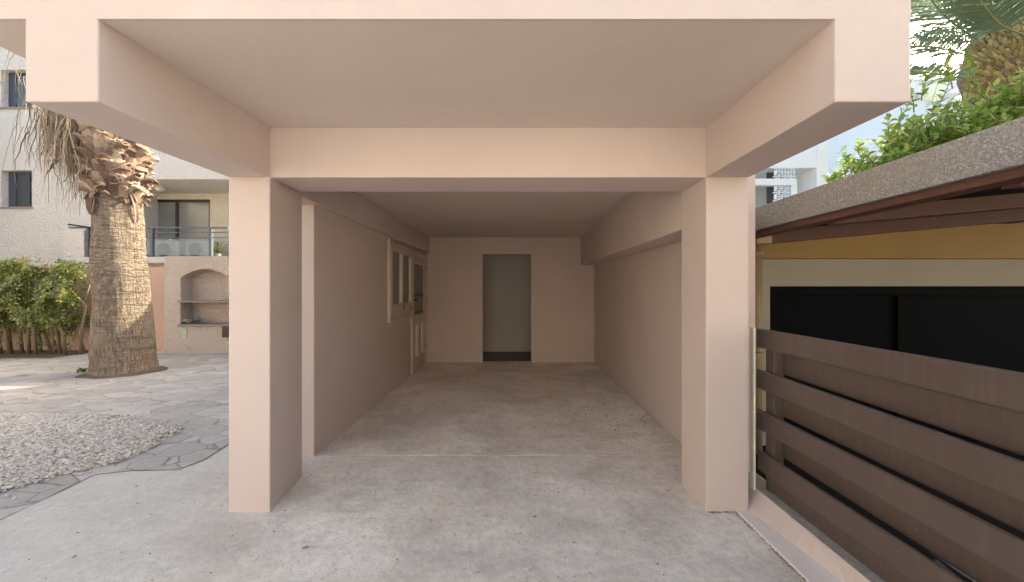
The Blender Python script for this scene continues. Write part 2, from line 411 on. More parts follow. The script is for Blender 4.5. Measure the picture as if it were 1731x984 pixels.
def stones(centres, sizes, base_v, base_f, flat=.5, jag=.12):
    n = len(centres); k = len(base_v)
    a = rng.uniform(0, 2*np.pi, n); ca, sa = np.cos(a), np.sin(a)
    s = sizes[:, None]*np.stack([rng.uniform(.8, 1.25, n), rng.uniform(.55, .85, n), rng.uniform(.7, 1.1, n)*flat], 1)
    v = base_v[None]*(1+jag*rng.normal(size=(n, k, 1)))*s[:, None, :]
    tx = rng.normal(0, .35, n)
    y = v[:, :, 1]*np.cos(tx)[:, None]-v[:, :, 2]*np.sin(tx)[:, None]; z = v[:, :, 1]*np.sin(tx)[:, None]+v[:, :, 2]*np.cos(tx)[:, None]
    x = v[:, :, 0]*ca[:, None]-y*sa[:, None]; y2 = v[:, :, 0]*sa[:, None]+y*ca[:, None]
    V = np.stack([x, y2, z], 2)+centres[:, None, :]
    F = base_f[None]+(np.arange(n)*k)[:, None, None]
    return V.reshape(-1, 3), F.reshape(-1, 3)
cs = []; xs = [p[0] for p in gpoly]; ys = [p[1] for p in gpoly]
while len(cs) < 16500:
    x, y = random.uniform(min(xs), max(xs)), random.uniform(min(ys), max(ys))
    sg = .03 if random.random() < .93 else .11
    jx, jy = random.gauss(0, sg), random.gauss(0, sg)
    if inside(x+jx, y+jy, gpoly): cs.append((x, y, random.uniform(-.004, .014)))
cs = np.array(cs)
V, F = stones(cs, rng.uniform(.010, .022, len(cs)), ICO1_V, ICO1_F)
o = np_mesh('gravel', V, F, M['pebble']); tag(o, 'bed of pale pebbles beside the concrete drive', 'gravel', kind='stuff')
# stray grit on the concrete near the right wall and the drive
cs = []
for _ in range(260):
    u = random.random()
    x, y = random.gauss(1.0, .35), random.uniform(3.5, 6.2)
    if -1.6 < x < 1.52: cs.append((x, y, .006))
for _ in range(110): cs.append((random.uniform(-2.8, 1.3), random.uniform(1.8, 3.4), .002))
cr_ = [(1.462-abs(random.gauss(0, .012)), random.uniform(1.7, 2.56), .003) for _ in range(190)]+[(random.uniform(1.28, 1.46), 2.545+random.gauss(0, .006), .004) for _ in range(60)]
cr_ = np.array(cr_); V, F = stones(cr_, rng.uniform(.003, .008, len(cr_)), ICO1_V, ICO1_F)
o = np_mesh('plaster_crumbs', V, F, M['crumb']); tag(o, 'ragged line of tan plaster crumbs along the foot of the plinth and pillar', 'crumbs', kind='stuff')
cs = np.array(cs); V, F = stones(cs, rng.uniform(.003, .0085, len(cs)), ICO1_V, ICO1_F)
o = np_mesh('grit', V, F, M['rock']); tag(o, 'scattered grit and crumbs of plaster on the concrete', 'grit', kind='stuff')

cs = np.array([(random.gauss(.95, .4), random.uniform(3.55, 6.5), .008) for _ in range(46)]+[(random.uniform(-1.2, 1.2), random.uniform(5.5, 7.7), .008) for _ in range(16)]+[(random.uniform(-3.2, 1.2), random.uniform(1.9, 3.3), .004) for _ in range(8)])
cs = cs[(cs[:, 0] < 1.5)]
V, F = stones(cs, rng.uniform(.006, .017, len(cs)), ICO1_V, ICO1_F, .22, .25)
o = np_mesh('dry_leaf_litter', V, F, M['strand'], smooth=False); tag(o, 'dry leaf crumbs strewn over the carport floor', 'leaf litter', kind='stuff')

# ------------------------------------------------------------------ carport building
CAR = thing('carport_building', (0, 5, 0), 'pink painted house front with an open carport under its overhanging slab', 'building')
near = lambda y0: (lambda m: True)
F0, FP = 1.531, 2.552
# fascia and slab
MB().box(-2.24, 1.561, F0, F0+.014, 2.515, 3.3).box(-2.24, 1.561, F0+.014, 1.66, 2.702, 3.3).build('fascia', M['pink'], CAR)
MB().prism([(-2.24, F0+.0145), (1.561, F0+.0145), (1.561, 2.93), (1.82, 2.93), (1.82, 9.34), (-2.24, 9.34)], 2.515, 2.70).build('ceiling', M['ceiling'], CAR)
MB().box(-2.24, -2.10, 1.662, 9.0, 2.702, 3.3).build('parapet', M['pink'], CAR)
MB().box(1.42, 1.56, 1.662, 9.0, 2.702, 3.3).build('parapet', M['pink'], CAR)
rp_ = [(9.36, 0), (15, 0), (15, 6.6), (10.6, 4.7), (10.15, 3.75), (9.36, 3.32)]
MB().add([(-2.24, y, z) for y, z in rp_]+[(2.4, y, z) for y, z in rp_], [(5,4,3,2,1,0), (6,7,8,9,10,11)]+[(i, (i+1) % 6, (i+1) % 6+6, i+6) for i in range(6)]).build('rear_shade_wing', M['pink'], CAR)  # unseen wing, roofline shaped to cast shade on palm foot and courtyard
def under(m): return m.z < 2.2
MB().prism([(-1.914, F0), (-1.628, F0), (-1.589, FP), (-1.86, FP)], 2.19, 2.5148).build('side_beam', M['pink'], CAR, bevel=.006, pred=lambda m: m.z < 2.2 or (m.y < F0+.01 and m.z < 2.5))
MB().prism([(1.264, F0), (1.561, F0), (1.543, FP), (1.264, FP)], 2.19, 2.5148).build('side_beam', M['pink'], CAR, bevel=.006, pred=lambda m: m.z < 2.2 and m.y < FP-.01 or (m.y < F0+.01 and m.z < 2.5))
MB().prism([(-1.86, FP+.001), (-1.589, FP+.001), (-1.645, 3.05), (-1.90, 3.05)], -.02, 2.5148).build('pillar', M['pink'], CAR, bevel=.007, pred=lambda m: m.z < 2.5 and m.z > 0)
MB().prism([(1.264, FP+.001), (1.543, FP+.001), (1.60, 2.93), (1.264, 2.93)], -.02, 2.5148).build('pillar', M['pink'], CAR, bevel=.007, pred=lambda m: m.z < 2.5 and m.z > 0)
MB().box(-1.60, 1.264, FP+.004, 2.93, 2.19, 2.5146).build('cross_beam', M['pink'], CAR, bevel=.006, pred=lambda m: m.z < 2.2)
# inner beams
MB().prism([(-1.90, 3.051), (-1.69, 3.051), (-1.675, 7.84), (-1.90, 7.84)], 2.20, 2.5146).build('inner_beam', M['pink'], CAR, bevel=.006, pred=lambda m: m.z < 2.22)
MB().hexa([(1.264, 2.931, 1.905), (1.62, 2.931, 1.905), (1.62, 7.84, 1.965), (1.366, 7.84, 1.965),
           (1.264, 2.931, 2.5146), (1.62, 2.931, 2.5146), (1.62, 7.84, 2.5146), (1.366, 7.84, 2.5146)]).build('inner_beam', M['pink'], CAR, bevel=.006, pred=lambda m: m.z < 2.0)
# right wall
MB().hexa([(1.572, 2.932, 0), (1.82, 2.932, 0), (1.82, 9.3, 0), (1.655, 9.3, 0), (1.572, 2.932, 2.5), (1.82, 2.932, 2.5), (1.82, 9.3, 2.5), (1.655, 9.3, 2.5)]).build('side_wall', M['pink'], CAR)
# left wall with opening for window and door
wl = MB()
XL = lambda y: -1.734 - .016*(y-3.406)/4.4
def lseg(y0, y1, z0, z1):
    wl.hexa([(-1.88, y0, z0), (XL(y0), y0, z0), (XL(y1), y1, z0), (-1.88, y1, z0), (-1.88, y0, z1), (XL(y0), y0, z1), (XL(y1), y1, z1), (-1.88, y1, z1)])
lseg(3.406, 5.448, 0, 2.199); lseg(5.448, 6.66, 0, 1.03); lseg(5.448, 7.80, 2.15, 2.199); lseg(7.80, 7.84, 0, 2.199)
wl.build('side_wall', M['pink'], CAR, bevel=.006, pred=lambda m: m.y < 3.41 and m.x > -1.8)
MB().box(-2.20, -1.881, 3.406, 3.55, 0, 2.5).build('end_wall', M['pink'], CAR)
MB().box(-2.20, -2.06, 3.551, 9.3, 0, 2.5).box(-2.05, 1.65, 9.2, 9.3, 0, 2.5).build('outer_wall', M['roomwall'], CAR)
# back wall with doorway
MB().box(-1.745, -.606, 7.84, 7.98, 0, 2.5145).box(.368, 1.64, 7.84, 7.98, 0, 2.5145).box(-.606, .368, 7.84, 7.98, 2.175, 2.5145).build('back_wall', M['pink'], CAR, bevel=.004, pred=lambda m: -.61 < m.x < .372 and m.y < 7.85 and m.z < 2.3)
for xq in (-.95, .55): MB().box(xq, xq+.15, 7.981, 9.19, 0, 2.5).build('room_wall', M['roomwall'], CAR)
MB().box(-.80, .55, 7.60, 9.2, -.02, -.001).add([(-.8, 7.97, .008), (.55, 7.97, .008), (.55, 9.2, .008), (-.8, 9.2, .008)], [(0,1,2,3)]).build('room_floor', M['dark_floor'], CAR)
fl = MB(); n = 40; vs = []
for k in range(n+1):
    x = -1.735+3.31*k/n; w = .022*noise.noise(Vector((x*2.5, 0, 0)))+.008*noise.noise(Vector((x*14, 3, 0)))
    xb = -.0; vs += [(x, 3.43+w, -.01), (x, 3.43+w, .001), (x, 3.455+w*.8+.012*noise.noise(Vector((x*9, 8, 0))), .0035), (x*1.02+.02, 7.84, .0035)]
fl.add(vs, [(k*4+q, k*4+4+q, k*4+5+q, k*4+1+q) for k in range(n) for q in (0, 1, 2)])
fl.add([(-.606, 7.8401, .0045), (.368, 7.8401, .0045), (.368, 7.97, .0045), (-.606, 7.97, .0045)], [(0, 1, 2, 3)])
fl.build('floor_slab', M['slab'], CAR)
# window in left wall
wy0, wy1, wz0, wz1, xf = 5.448, 6.66, 1.03, 2.15, -1.745
win = MB().box(xf-.03, xf+.02, wy0, wy0+.075, wz0, wz1).box(xf-.03, xf+.02, wy1-.07, wy1, wz0, wz1).box(xf-.03, xf+.02, wy0+.075, wy1-.07, wz1-.06, wz1).box(xf-.03, xf+.02, wy0+.075, wy1-.07, wz0, wz0+.07).build('window', M['old_cream'], CAR, bevel=.004)
ym = (wy0+wy1)/2
for a, b in ((wy0+.078, ym-.004), (ym+.004, wy1-.073)):
    s = MB().box(xf-.02, xf+.03, a, a+.07, wz0+.072, wz1-.062).box(xf-.02, xf+.03, b-.07, b, wz0+.072, wz1-.062).box(xf-.02, xf+.03, a+.07, b-.07, wz1-.13, wz1-.062).box(xf-.02, xf+.03, a+.07, b-.07, wz0+.072, wz0+.22)
    s.build('sash', M['old_cream'], win, bevel=.004)
    MB().box(xf-.006, xf+.002, a+.07, b-.07, wz0+.22, wz1-.13).build('pane', M['dirty_glass'], win)
    MB().box(xf+.03, xf+.045, b-.085, b-.055, wz0+.24, wz1-.15).build('stripped_bead', M['old_white'], win)
MB().tube([(xf+.05, ym+.03, 1.16), (xf+.05, ym+.03, 1.24)], .008, 6).build('catch', M['metal'], win)
MB().tube([(xf+.05, wy1-.14, 1.13), (xf+.05, wy1-.14, 1.19)], .009, 6).build('catch', M['metal'], win)
# ragged projecting edge of window casing
MB().box(xf-.02, xf+.045, wy0-.03, wy0-.001, wz0-.03, wz1+.02).box(xf-.02, xf+.045, wy0-.001, wy1, wz0-.03, wz0-.001).build('casing', M['old_cream'], win, bevel=.003)
# door
dy0, dy1 = 6.672, 7.795
fr = MB().box(xf-.04, xf+.03, dy0, dy0+.06, 0.008, 2.148).box(xf-.04, xf+.03, dy1-.06, dy1, 0.008, 2.148).box(xf-.04, xf+.03, dy0+.06, dy1-.06, 2.09, 2.148).build('door_frame', M['old_cream'], CAR, bevel=.004)
a, b = dy0+.064, dy1-.064
door = MB().box(xf-.03, xf+.012, a, a+.13, .02, 2.086).box(xf-.03, xf+.012, b-.13, b, .02, 2.086).box(xf-.03, xf+.012, a+.13, b-.13, 1.93, 2.086)\
    .box(xf-.03, xf+.012, a+.13, b-.13, .86, 1.02).box(xf-.03, xf+.012, a+.13, b-.13, .02, .24).box(xf-.03, xf+.012, (a+b)/2-.05, (a+b)/2+.05, .24, .86)\
    .box(xf-.03, xf-.012, a+.13, b-.13, .24, .86).build('door', M['old_cream'], CAR, bevel=.004)
MB().box(xf-.012, xf-.004, a+.13, b-.13, 1.02, 1.93).build('pane', M['dirty_glass'], door)
MB().box(xf-.004, xf+.004, a+.135, b-.135, 1.34, 1.39).box(xf-.004, xf+.004, a+.135, b-.135, 1.03, 1.07).build('glazing_bar', M['metal'], door)
for q in (a+.15, (a+b)/2+.07): MB().box(xf-.010, xf+.006, q+.16, q+.22, .27, .83).build('panel_strip', M['old_white'], door)
MB().tube([(xf+.012, a+.06, 1.28), (xf+.05, a+.06, 1.28)], .012, 8).tube([(xf+.05, a+.06, 1.28), (xf+.075, a+.06, 1.28)], .026, 10).build('handle', M['metal'], door, smooth=True)
for z in (.33, 1.2, 1.85): MB().box(xf+.026, xf+.036, dy1-.070, dy1-.058, z, z+.08).build('hinge', M['metal'], door)

# ------------------------------------------------------------------ plinth and fence on the right
PL = thing('plinth', (1.65, 1.5, 0), 'low pink cement plinth under the brown board fence with a pale sloping foot', 'plinth')
ys = np.linspace(-1.5, 2.9, 45); vs = []; fs = []
for i, y in enumerate(ys):
    xb = min(1.630, max(1.50, 1.54+.138*(2.55-y))); j = random.uniform(-.002, .002)
    vs += [(1.46+j, y, -.005), (1.468+j, y, .010), (xb, y, .014), (1.638, y, .104), (1.645, y, .111), (1.705, y, .106), (1.80, y, .10), (1.82, y, -.01)]
vs = [(vs_[0], vs_[1], vs_[2]) for vs_ in vs]
strip = lambda ks: [(i*8+k, i*8+k+8, i*8+k+9, i*8+k+1) for i in range(len(ys)-1) for k in ks]
MB().add(vs, strip((2, 3, 6))).build('kerb', M['pink'], PL)
MB().add(vs, strip((0, 1))).build('foot_strip', M['foot'], PL)
MB().add(vs, strip((4, 5))).build('ledge', M['ledge'], PL)

FE = thing('board_fence', (1.75, 1, .11), 'brown painted hit-and-miss board fence to the right of the carport', 'fence')
def board(x0, x1, zl, zr_, h, ya, yb):
    n = 24; mb = MB(); vs = []
    for i in range(n+1):
        y = ya+(yb-ya)*i/n; zb = zr_+(zl-zr_)*(y-1.3)/1.4; zt = zb+h; dz = .0008*random.uniform(-1, 1); dx = .002*math.sin(y*1.7+zl*9)
        r = .012
        pr = [(x0+r, zb), (x1-r, zb), (x1, zb+r), (x1, zt-r), (x1-r, zt), (x0+r, zt), (x0+r*.3, zt-r*.3), (x0, zt-r), (x0, zb+r), (x0+r*.3, zb+r*.3)]
        vs += [(px_+dx, y, pz_+dz) for px_, pz_ in pr]
    m = 10; fs = []
    for i in range(n):
        for k in range(m): fs.append((i*m+k, (i+1)*m+k, (i+1)*m+(k+1)%m, i*m+(k+1)%m))
    fs.append(tuple(range(m))); fs.append(tuple(range(n*m+m-1, n*m-1, -1)))
    return mb.add(vs, fs)
YF = 2.68
for i, (zl, zq, h) in enumerate([(1.055, 1.044, .133), (.775, .747, .134), (.496, .482, .137), (.214, .218, .139)]):
    board(1.685, 1.715, zl, zq, h, -1.4, YF+.02-i*.004).build('front_board', M['fence'], FE, smooth=False)
for i, (zl, zq, h) in enumerate([(.893, .868, .16), (.614, .598, .15), (.342, .324, .15), (.095, .095, .15)]):
    board(*((1.782, 1.81) if i < 3 else (1.722, 1.745)), zl, zq, h, -1.4, YF-.01 if i < 3 else YF-.125).build('back_board', M['fence'], FE)
for y in (YF-.07, 1.15, -.4, -1.35):
    MB().box(1.7155, 1.7815, y-.045, y+.04, .102, 1.165).build('post', M['fence'], FE, bevel=.004)
# bundle of dry canes behind the fence
CB = MB()
for k in range(11):
    a0 = Vector((1.99+random.uniform(-.05, .05), .75, .10+random.uniform(0, .05)))
    q = [a0+Vector((.012*math.sin(i*1.3+k)-.02*i/9+random.uniform(-.012, .012)*(i/9), i*.115, .012*math.sin(i+k*2)+i*.012+random.uniform(0, .01))) for i in range(10)]
    CB.tube(q, .0045+random.random()*.003, 5)
tag(CB.build('cane_bundle', M['wire'], smooth=True), 'bundle of thin silvery dry canes lying behind the lowest fence boards', 'canes')
CB = MB()
for k in range(7):
    a0 = Vector((2.0, 1.3, .13)); d = Vector((random.uniform(-.15, .15), -random.uniform(.5, .9), random.uniform(.15, .40)))
    CB.tube([a0, a0+d*.5+Vector((0, 0, .05)), a0+d], [.006, .005, .003], 5)
tag(CB.build('dry_twigs', M['strand'], smooth=True), 'few dry pale twigs standing up behind the third fence gap', 'twigs')
# ------------------------------------------------------------------ annex on the right
AN = thing('annex', (4.5, 4, 0), 'low neighbouring annex with cream wall, ochre band and grey felt-edged lean-to roof', 'annex')
YW = 3.62
MB().box(2.20, 2.384, YW, YW+.15, 0, 1.74).box(2.384, 9, YW, YW+.15, 1.49, 1.74).build('wall', M['annex_white'], AN)
MB().box(2.20, 2.30, YW+.151, 6, 0, 2.1).box(8.9, 9, YW+.151, 6, 0, 2.4).box(2.3, 8.9, 5.9, 6, 0, 2.3).build('side_wall', M['annex_white'], AN)
MB().box(2.10, 9, YW-.06, YW+.15, 1.741, 2.06).build('ochre_band', M['ochre'], AN, bevel=.005)
gd = MB().box(2.384, 9, YW+.03, YW+.09, 1.40, 1.488).box(2.386, 2.47, YW+.03, YW+.09, 0.02, 1.40).build('glass_door', M['black_frame'], AN, bevel=.004)
for x in (3.62, 5.1, 6.6): MB().box(x-.03, x+.03, YW+.02, YW+.088, .02, 1.399).box(x+.035, x+.075, YW+.035, YW+.085, .02, 1.399).build('mullion', M['black_frame'], gd, bevel=.003)
MB().box(2.47, 9, YW+.06, YW+.068, .02, 1.40).build('pane', M['dark_glass'], gd)
MB().box(1.85, 9, -.6, YW+.1, -.005, .012).build('floor', M['dark_timber'], AN)
rise = lambda x: .09*(x-1.95)
MB().hexa([(1.99, .3, 1.965), (9, .3, 1.965+rise(9)), (9, 6, 1.965+rise(9)), (1.99, 6, 1.965), (1.99, .3, 2.06), (9, .3, 2.06+rise(9)), (9, 6, 2.06+rise(9)), (1.99, 6, 2.06)]).build('roof', M['dark_timber'], AN)
MB().box(1.95, 1.989, .3, 6.0, 1.934, 2.115).build('roof_edge', M['chips'], AN, bevel=.004)
MB().box(1.991, 2.10, .3, 3.55, 1.895, 1.963).build('wall_plate', M['timber'], AN, bevel=.004)
for y in (3.42, 2.55, 1.62, .7): 
    z0 = 1.862 if y > 3 else 1.885
    MB().hexa([(2.24 if y > 3 else 2.11, y, z0), (8.9, y, z0+.6), (8.9, y+.07, z0+.6), (2.24 if y > 3 else 2.11, y+.07, z0), (2.24 if y > 3 else 2.11, y, z0+.11), (8.9, y, z0+.70), (8.9, y+.07, z0+.70), (2.24 if y > 3 else 2.11, y+.07, z0+.11)]).build('rafter', M['timber'], AN, bevel=.004)
MB().box(2.13, 2.26, 3.40, 3.50, 1.86, 1.945).build('end_block', M['pipe_red'], AN, bevel=.006)
dp = MB().tube([(2.17, 3.46, 0), (2.17, 3.46, 1.858)], .035, 14).build('downpipe', M['pipe'], AN, smooth=True)
for zq in (1.76, .9): MB().tube([(2.17, 3.46, zq), (2.17, 3.46, zq+.04)], .042, 14).build('collar', M['pipe'], dp, smooth=True)
# thin grey strip of cable trunking up the pillar's outer side
MB().box(1.603, 1.616, 2.60, 2.64, .12, 1.20).build('cable_trunking', M['old_white'], CAR)

# ------------------------------------------------------------------ foliage helpers
def leaf_cloud(pos, dirs, ups, ln, wd):
    """pointed folded leaves: arrays -> V, F (quads)"""
    n = len(pos)
    d = dirs/np.linalg.norm(dirs, axis=1, keepdims=True)
    s = np.cross(d, ups); s /= (np.linalg.norm(s, axis=1, keepdims=True)+1e-9)
    u = np.cross(s, d)
    L = ln[:, None]; Wd = wd[:, None]
    V = np.stack([pos, pos+d*L*.35+s*Wd*.5+u*Wd*.18, pos+d*L*.75+s*Wd*.38+u*Wd*.10, pos+d*L-u*L*.08,
                  pos+d*L*.75-s*Wd*.38+u*Wd*.10, pos+d*L*.35-s*Wd*.5+u*Wd*.18, pos+d*L*.4, pos+d*L*.76], 1)
    base = np.array([[0, 1, 6, 6], [1, 2, 7, 6], [2, 3, 7, 7], [0, 6, 5, 5], [6, 7, 4, 5], [7, 3, 4, 4]])
    T = np.array([[0,1,6],[1,2,7],[1,7,6],[2,3,7],[0,6,5],[6,7,4],[6,4,5],[7,3,4]])
    F = T[None]+(np.arange(n)*8)[:, None, None]
    return V.reshape(-1, 3), F.reshape(-1, 3)

# ------------------------------------------------------------------ palm on the left
PT = Vector((G(205, 632).x-.12, 6.98, 0))
PALM = thing('palm_tree', PT, 'thick-trunked palm with shaggy cut leaf bases standing in the paved courtyard', 'tree')
prof = [(-.02, .54), (.04, .49), (.12, .465), (.35, .445), (.8, .43), (1.2, .41), (1.7, .395), (2.2, .37), (2.6, .355), (2.95, .345), (3.2, .355), (3.6, .40), (4.6, .43), (5.4, .36)]
prof = [(z_, r_*(.93 if z_ < 3.3 else .97)) for z_, r_ in prof]
def pr(z):
    for (z0, r0), (z1, r1) in zip(prof, prof[1:]):
        if z <= z1: return r0+(r1-r0)*max(0, (z-z0))/(z1-z0)
    return prof[-1][1]
lean = lambda z: -.045*z
NZ, NA = 260, 128; V = []; 
for i in range(NZ):
    z = -.02+5.4*i/(NZ-1); r = pr(z)
    for k in range(NA):
        a = 2*math.pi*k/NA
        q = Vector((math.cos(a)*1.6, math.sin(a)*1.6, z*1.2))
        dr = .030*(noise.noise(q)) + .006*noise.noise(Vector((math.cos(a)*3, math.sin(a)*3, z*26))) + .012*noise.noise(Vector((math.cos(a)*14, math.sin(a)*14, z*2.0)))
        if z < .3: dr += .05*(.3-z)/.3*noise.noise(Vector((math.cos(a)*4, math.sin(a)*4, z*5)))
        V.append((PT.x+lean(z)+(r+dr)*math.cos(a), PT.y+(r+dr)*math.sin(a), z))
idx = np.arange(NZ*NA).reshape(NZ, NA); nx = np.roll(idx, -1, 1)
F = np.stack([idx[:-1], nx[:-1], nx[1:], idx[1:]], -1).reshape(-1, 4)
np_mesh('trunk', np.array(V), F, M['bark'], PALM)
# boots (old leaf bases)
bt = MB()
def boot(a, z, L, w, tilt, sag=0, thick=.035, th0=None):
    r = pr(z)-.02
    ca, sa = math.cos(a), math.sin(a)
    rad = Vector((ca, sa, 0)); tan = Vector((-sa, ca, 0)); p = Vector((PT.x+lean(z), PT.y, z))+rad*r
    n = 5; vs = []
    for i in range(n):
        f = i/(n-1); w_ = w*(1-.38*f**1.4)*(1 if i < n-1 else .75)
        ang = tilt+f*sag
        q = p+(rad*math.sin(ang)+Vector((0, 0, math.cos(ang))))*L*f + tan*L*.12*math.sin(a*7+z*9)*f
        nr = rad*math.cos(ang)-Vector((0, 0, math.sin(ang)))
        th = thick*(1-.6*f)
        for sx, cz in ((-1, -.25), (-.5, .05), (0, .15), (.5, .05), (1, -.25)):
            vs.append(q+tan*sx*w_*.5+nr*(cz*w*.5+th*.5))
        for sx, cz in ((1, -.25), (0, .1), (-1, -.25)):
            vs.append(q+tan*sx*w_*.5+nr*(cz*w*.5-th*.5))
    m = 8; fs = []
    for i in range(n-1):
        for k in range(m): fs.append((i*m+k, i*m+(k+1)%m, (i+1)*m+(k+1)%m, (i+1)*m+k))
    fs.append(tuple(range(m-1, -1, -1))); fs.append(tuple(range((n-1)*m, n*m)))
    bt.add(vs, fs)
z = 3.10; row = 0
while z < 5.4:
    nb = 14
    for k in range(nb):
        a = 2*math.pi*(k+(row % 2)*.5)/nb+random.uniform(-.10, .10)
        boot(a, z+random.uniform(-.03, .03), random.uniform(.15, .25), random.uniform(.15, .25), R(random.uniform(4, 26) if random.random() < .85 else random.uniform(30, 60)), R(random.uniform(0, 40)), .04)
    z += .072; row += 1
for k in range(15):   # ragged hanging lips at the lower edge
    a = 2*math.pi*k/15+random.uniform(-.1, .1)
    boot(a, 3.08+random.uniform(-.05, .08), random.uniform(.10, .22), random.uniform(.06, .14), R(random.uniform(80, 140)), R(random.uniform(0, 50)), .018)
boot(-1.85, 3.16, .42, .17, R(150), R(25), .02); boot(-.25, 3.2, .55, .08, R(150), R(25), .015); boot(-.1, 3.28, .36, .14, R(100), R(15), .02)
for k in range(46):   # fibrous straps wrapping the trunk between the boots
    a0_ = random.uniform(0, 2*math.pi); z0 = random.uniform(3.05, 4.6); sp_ = random.uniform(.35, .9)*random.choice((-1, 1)); w = random.uniform(.015, .045); vs = []
    rise_ = random.uniform(-.02, .16); n = 9; dr_ = random.uniform(.03, .09)
    for i in range(n):
        f = i/(n-1); a = a0_+sp_*f; zz_ = z0+rise_*f+.03*math.sin(f*5+k); rr_ = pr(zz_)+dr_+.03*math.sin(f*math.pi); ww = w*(1-.7*abs(2*f-1)**2)
        for sg in (-1, 1): vs.append((PT.x+lean(zz_)+rr_*math.cos(a), PT.y+rr_*math.sin(a), zz_+sg*ww))
    bt.add(vs, [(2*i, 2*i+2, 2*i+3, 2*i+1) for i in range(n-1)])
bt.build('leaf_bases', M['boot'], PALM)
# hanging dry strands on the left
hs = MB()
def strand(p, L, out, w=.006, wob=.1):
    pts = [Vector(p)]; d = Vector(out); n = 9
    for i in range(n):
        d = (d*.72+Vector((random.gauss(0, wob), random.gauss(0, wob), -.5))).normalized()
        pts.append(pts[-1]+d*L/n)
    hs.tube(pts, [w*(1-.7*i/n) for i in range(n+1)], 4, cap=False)
for k in range(620):
    u = abs(random.gauss(0, .36)); x = PT.x-.33-min(u, .92)
    L = random.uniform(.5, 1.7)*max(.35, 1-.3*u)
    z0 = 4.55+random.uniform(-.45, .4)
    strand((x, PT.y-.25+random.uniform(-.35, .5), z0), L, (random.uniform(-.5, .1), random.uniform(-.3, .3), -.3), random.choice([.004, .006, .011]), .16)
for k in range(34):
    x = PT.x-random.uniform(1.5, 2.1)
    strand((x, PT.y+random.uniform(-.5, .4), 5.15+random.uniform(-.1, .4)+0*x), random.uniform(.25, .6), (-.5, 0, -.1), .006, .16)
for k in range(70):   # wide dry leaf straps among the strands
    x = PT.x-.36-random.random()*.5; z0 = random.uniform(4.1, 5.0); L = random.uniform(.35, .9); y0 = PT.y-.3+random.uniform(-.2, .3)
    w = random.uniform(.015, .05); q = [Vector((x+random.uniform(-.02, .02)*i-.015*i, y0+random.uniform(-.02, .02)*i, z0-L*i/5)) for i in range(6)]
    vs = []; a = random.uniform(-.8, .8)
    for i, p in enumerate(q):
        ww = w*(1-.8*i/5)+.003; s = Vector((math.cos(a+i*.25), math.sin(a+i*.25), 0))*ww; vs += [p-s, p+s]
    hs.add(vs, [(2*i, 2*i+1, 2*i+3, 2*i+2) for i in range(5)])
hs.build('dead_fronds', M['strand'], PALM)

def frond(name, path, mat, parent, ll=.45, lw=.03, n=110, r0=.03, droop=.4, fold=.55, seed=0, start=.12):
    """path: list of Vectors along the rachis"""
    rr = np.random.default_rng(seed)
    P_ = [Vector(p) for p in path]; m = 24
    def cr(t):
        t = min(max(t, 0), .9999)*(len(P_)-1); i = int(t); f = t-i
        a, b, c, d = P_[max(i-1, 0)], P_[i], P_[i+1], P_[min(i+2, len(P_)-1)]
        return .5*((2*b)+(c-a)*f+(2*a-5*b+4*c-d)*f*f+(-a+3*b-3*c+d)*f**3)
    pts = [cr(i/m) for i in range(m+1)]
    st = MB().tube(pts, [r0*(1-.85*i/m) for i in range(m+1)], 6).build(name, M['frond_stem'], parent, smooth=True)
    pos = []; dr = []; up = []; L = []
    for i in range(n):
        t = start+(1-start)*i/n; p = cr(t); tg = (cr(min(t+.02, .999))-cr(t-.02)).normalized()
        side = tg.cross(Vector((0, 0, 1))).normalized(); u = side.cross(tg)
        env = math.sin(math.pi*min(1, .12+.86*t))**.6
        for s in (-1, 1):
            for dup in (0,):
                d = (tg*(.55+.5*t)+side*s*1.0+u*(fold+rr.normal(0, .12))+Vector(rr.normal(0, .06, 3))-Vector((0, 0, droop*.5*rr.random()))).normalized()
                pos.append(p); dr.append(d); up.append(u+side*.2*s); L.append(ll*env*rr.uniform(.85, 1.1))
    pos = np.array([p[:] for p in pos]); dr = np.array([d[:] for d in dr]); up = np.array([u[:] for u in up]); L = np.array(L)
    d = dr/np.linalg.norm(dr, axis=1, keepdims=True); s = np.cross(d, up); s /= np.linalg.norm(s, axis=1, keepdims=True)+1e-9
    V = []; k = len(pos); dz = np.zeros((k, 3)); dz[:, 2] = -1
    W = lw
    rows = []
    for f, wf in ((0, .5), (.35, 1), (.7, .75), (1, .08)):
        c = pos+d*(L*f)[:, None]+dz*(L*droop*f*f*.6)[:, None]
        rows += [c-s*W*wf*.5, c+s*W*wf*.5]
    V = np.stack(rows, 1).reshape(-1, 3)
    T = np.array([[0, 1, 3, 2], [2, 3, 5, 4], [4, 5, 7, 6]])
    F = (T[None]+(np.arange(k)*8)[:, None, None]).reshape(-1, 4)
    np_mesh('leaflets', V, F, mat, st, smooth=False)
M['frond_stem'] = plain('frond_midrib', (.22, .22, .09), .6)
for k in range(16):      # crown, above the slab
    a = 2*math.pi*k/16+.2; L = random.uniform(1.7, 2.3); el = random.uniform(1.3, 1.8)
    c = Vector((PT.x-.22, PT.y, 5.35)); d = Vector((math.cos(a), math.sin(a), 0))
    frond('frond', [c, c+d*L*.4+Vector((0, 0, el*.9)), c+d*L*.8+Vector((0, 0, el*1.0)), c+d*L*1.1+Vector((0, 0, el*.5))], M['frond_leaf'], PALM, ll=.6, lw=.035, n=44, seed=k)
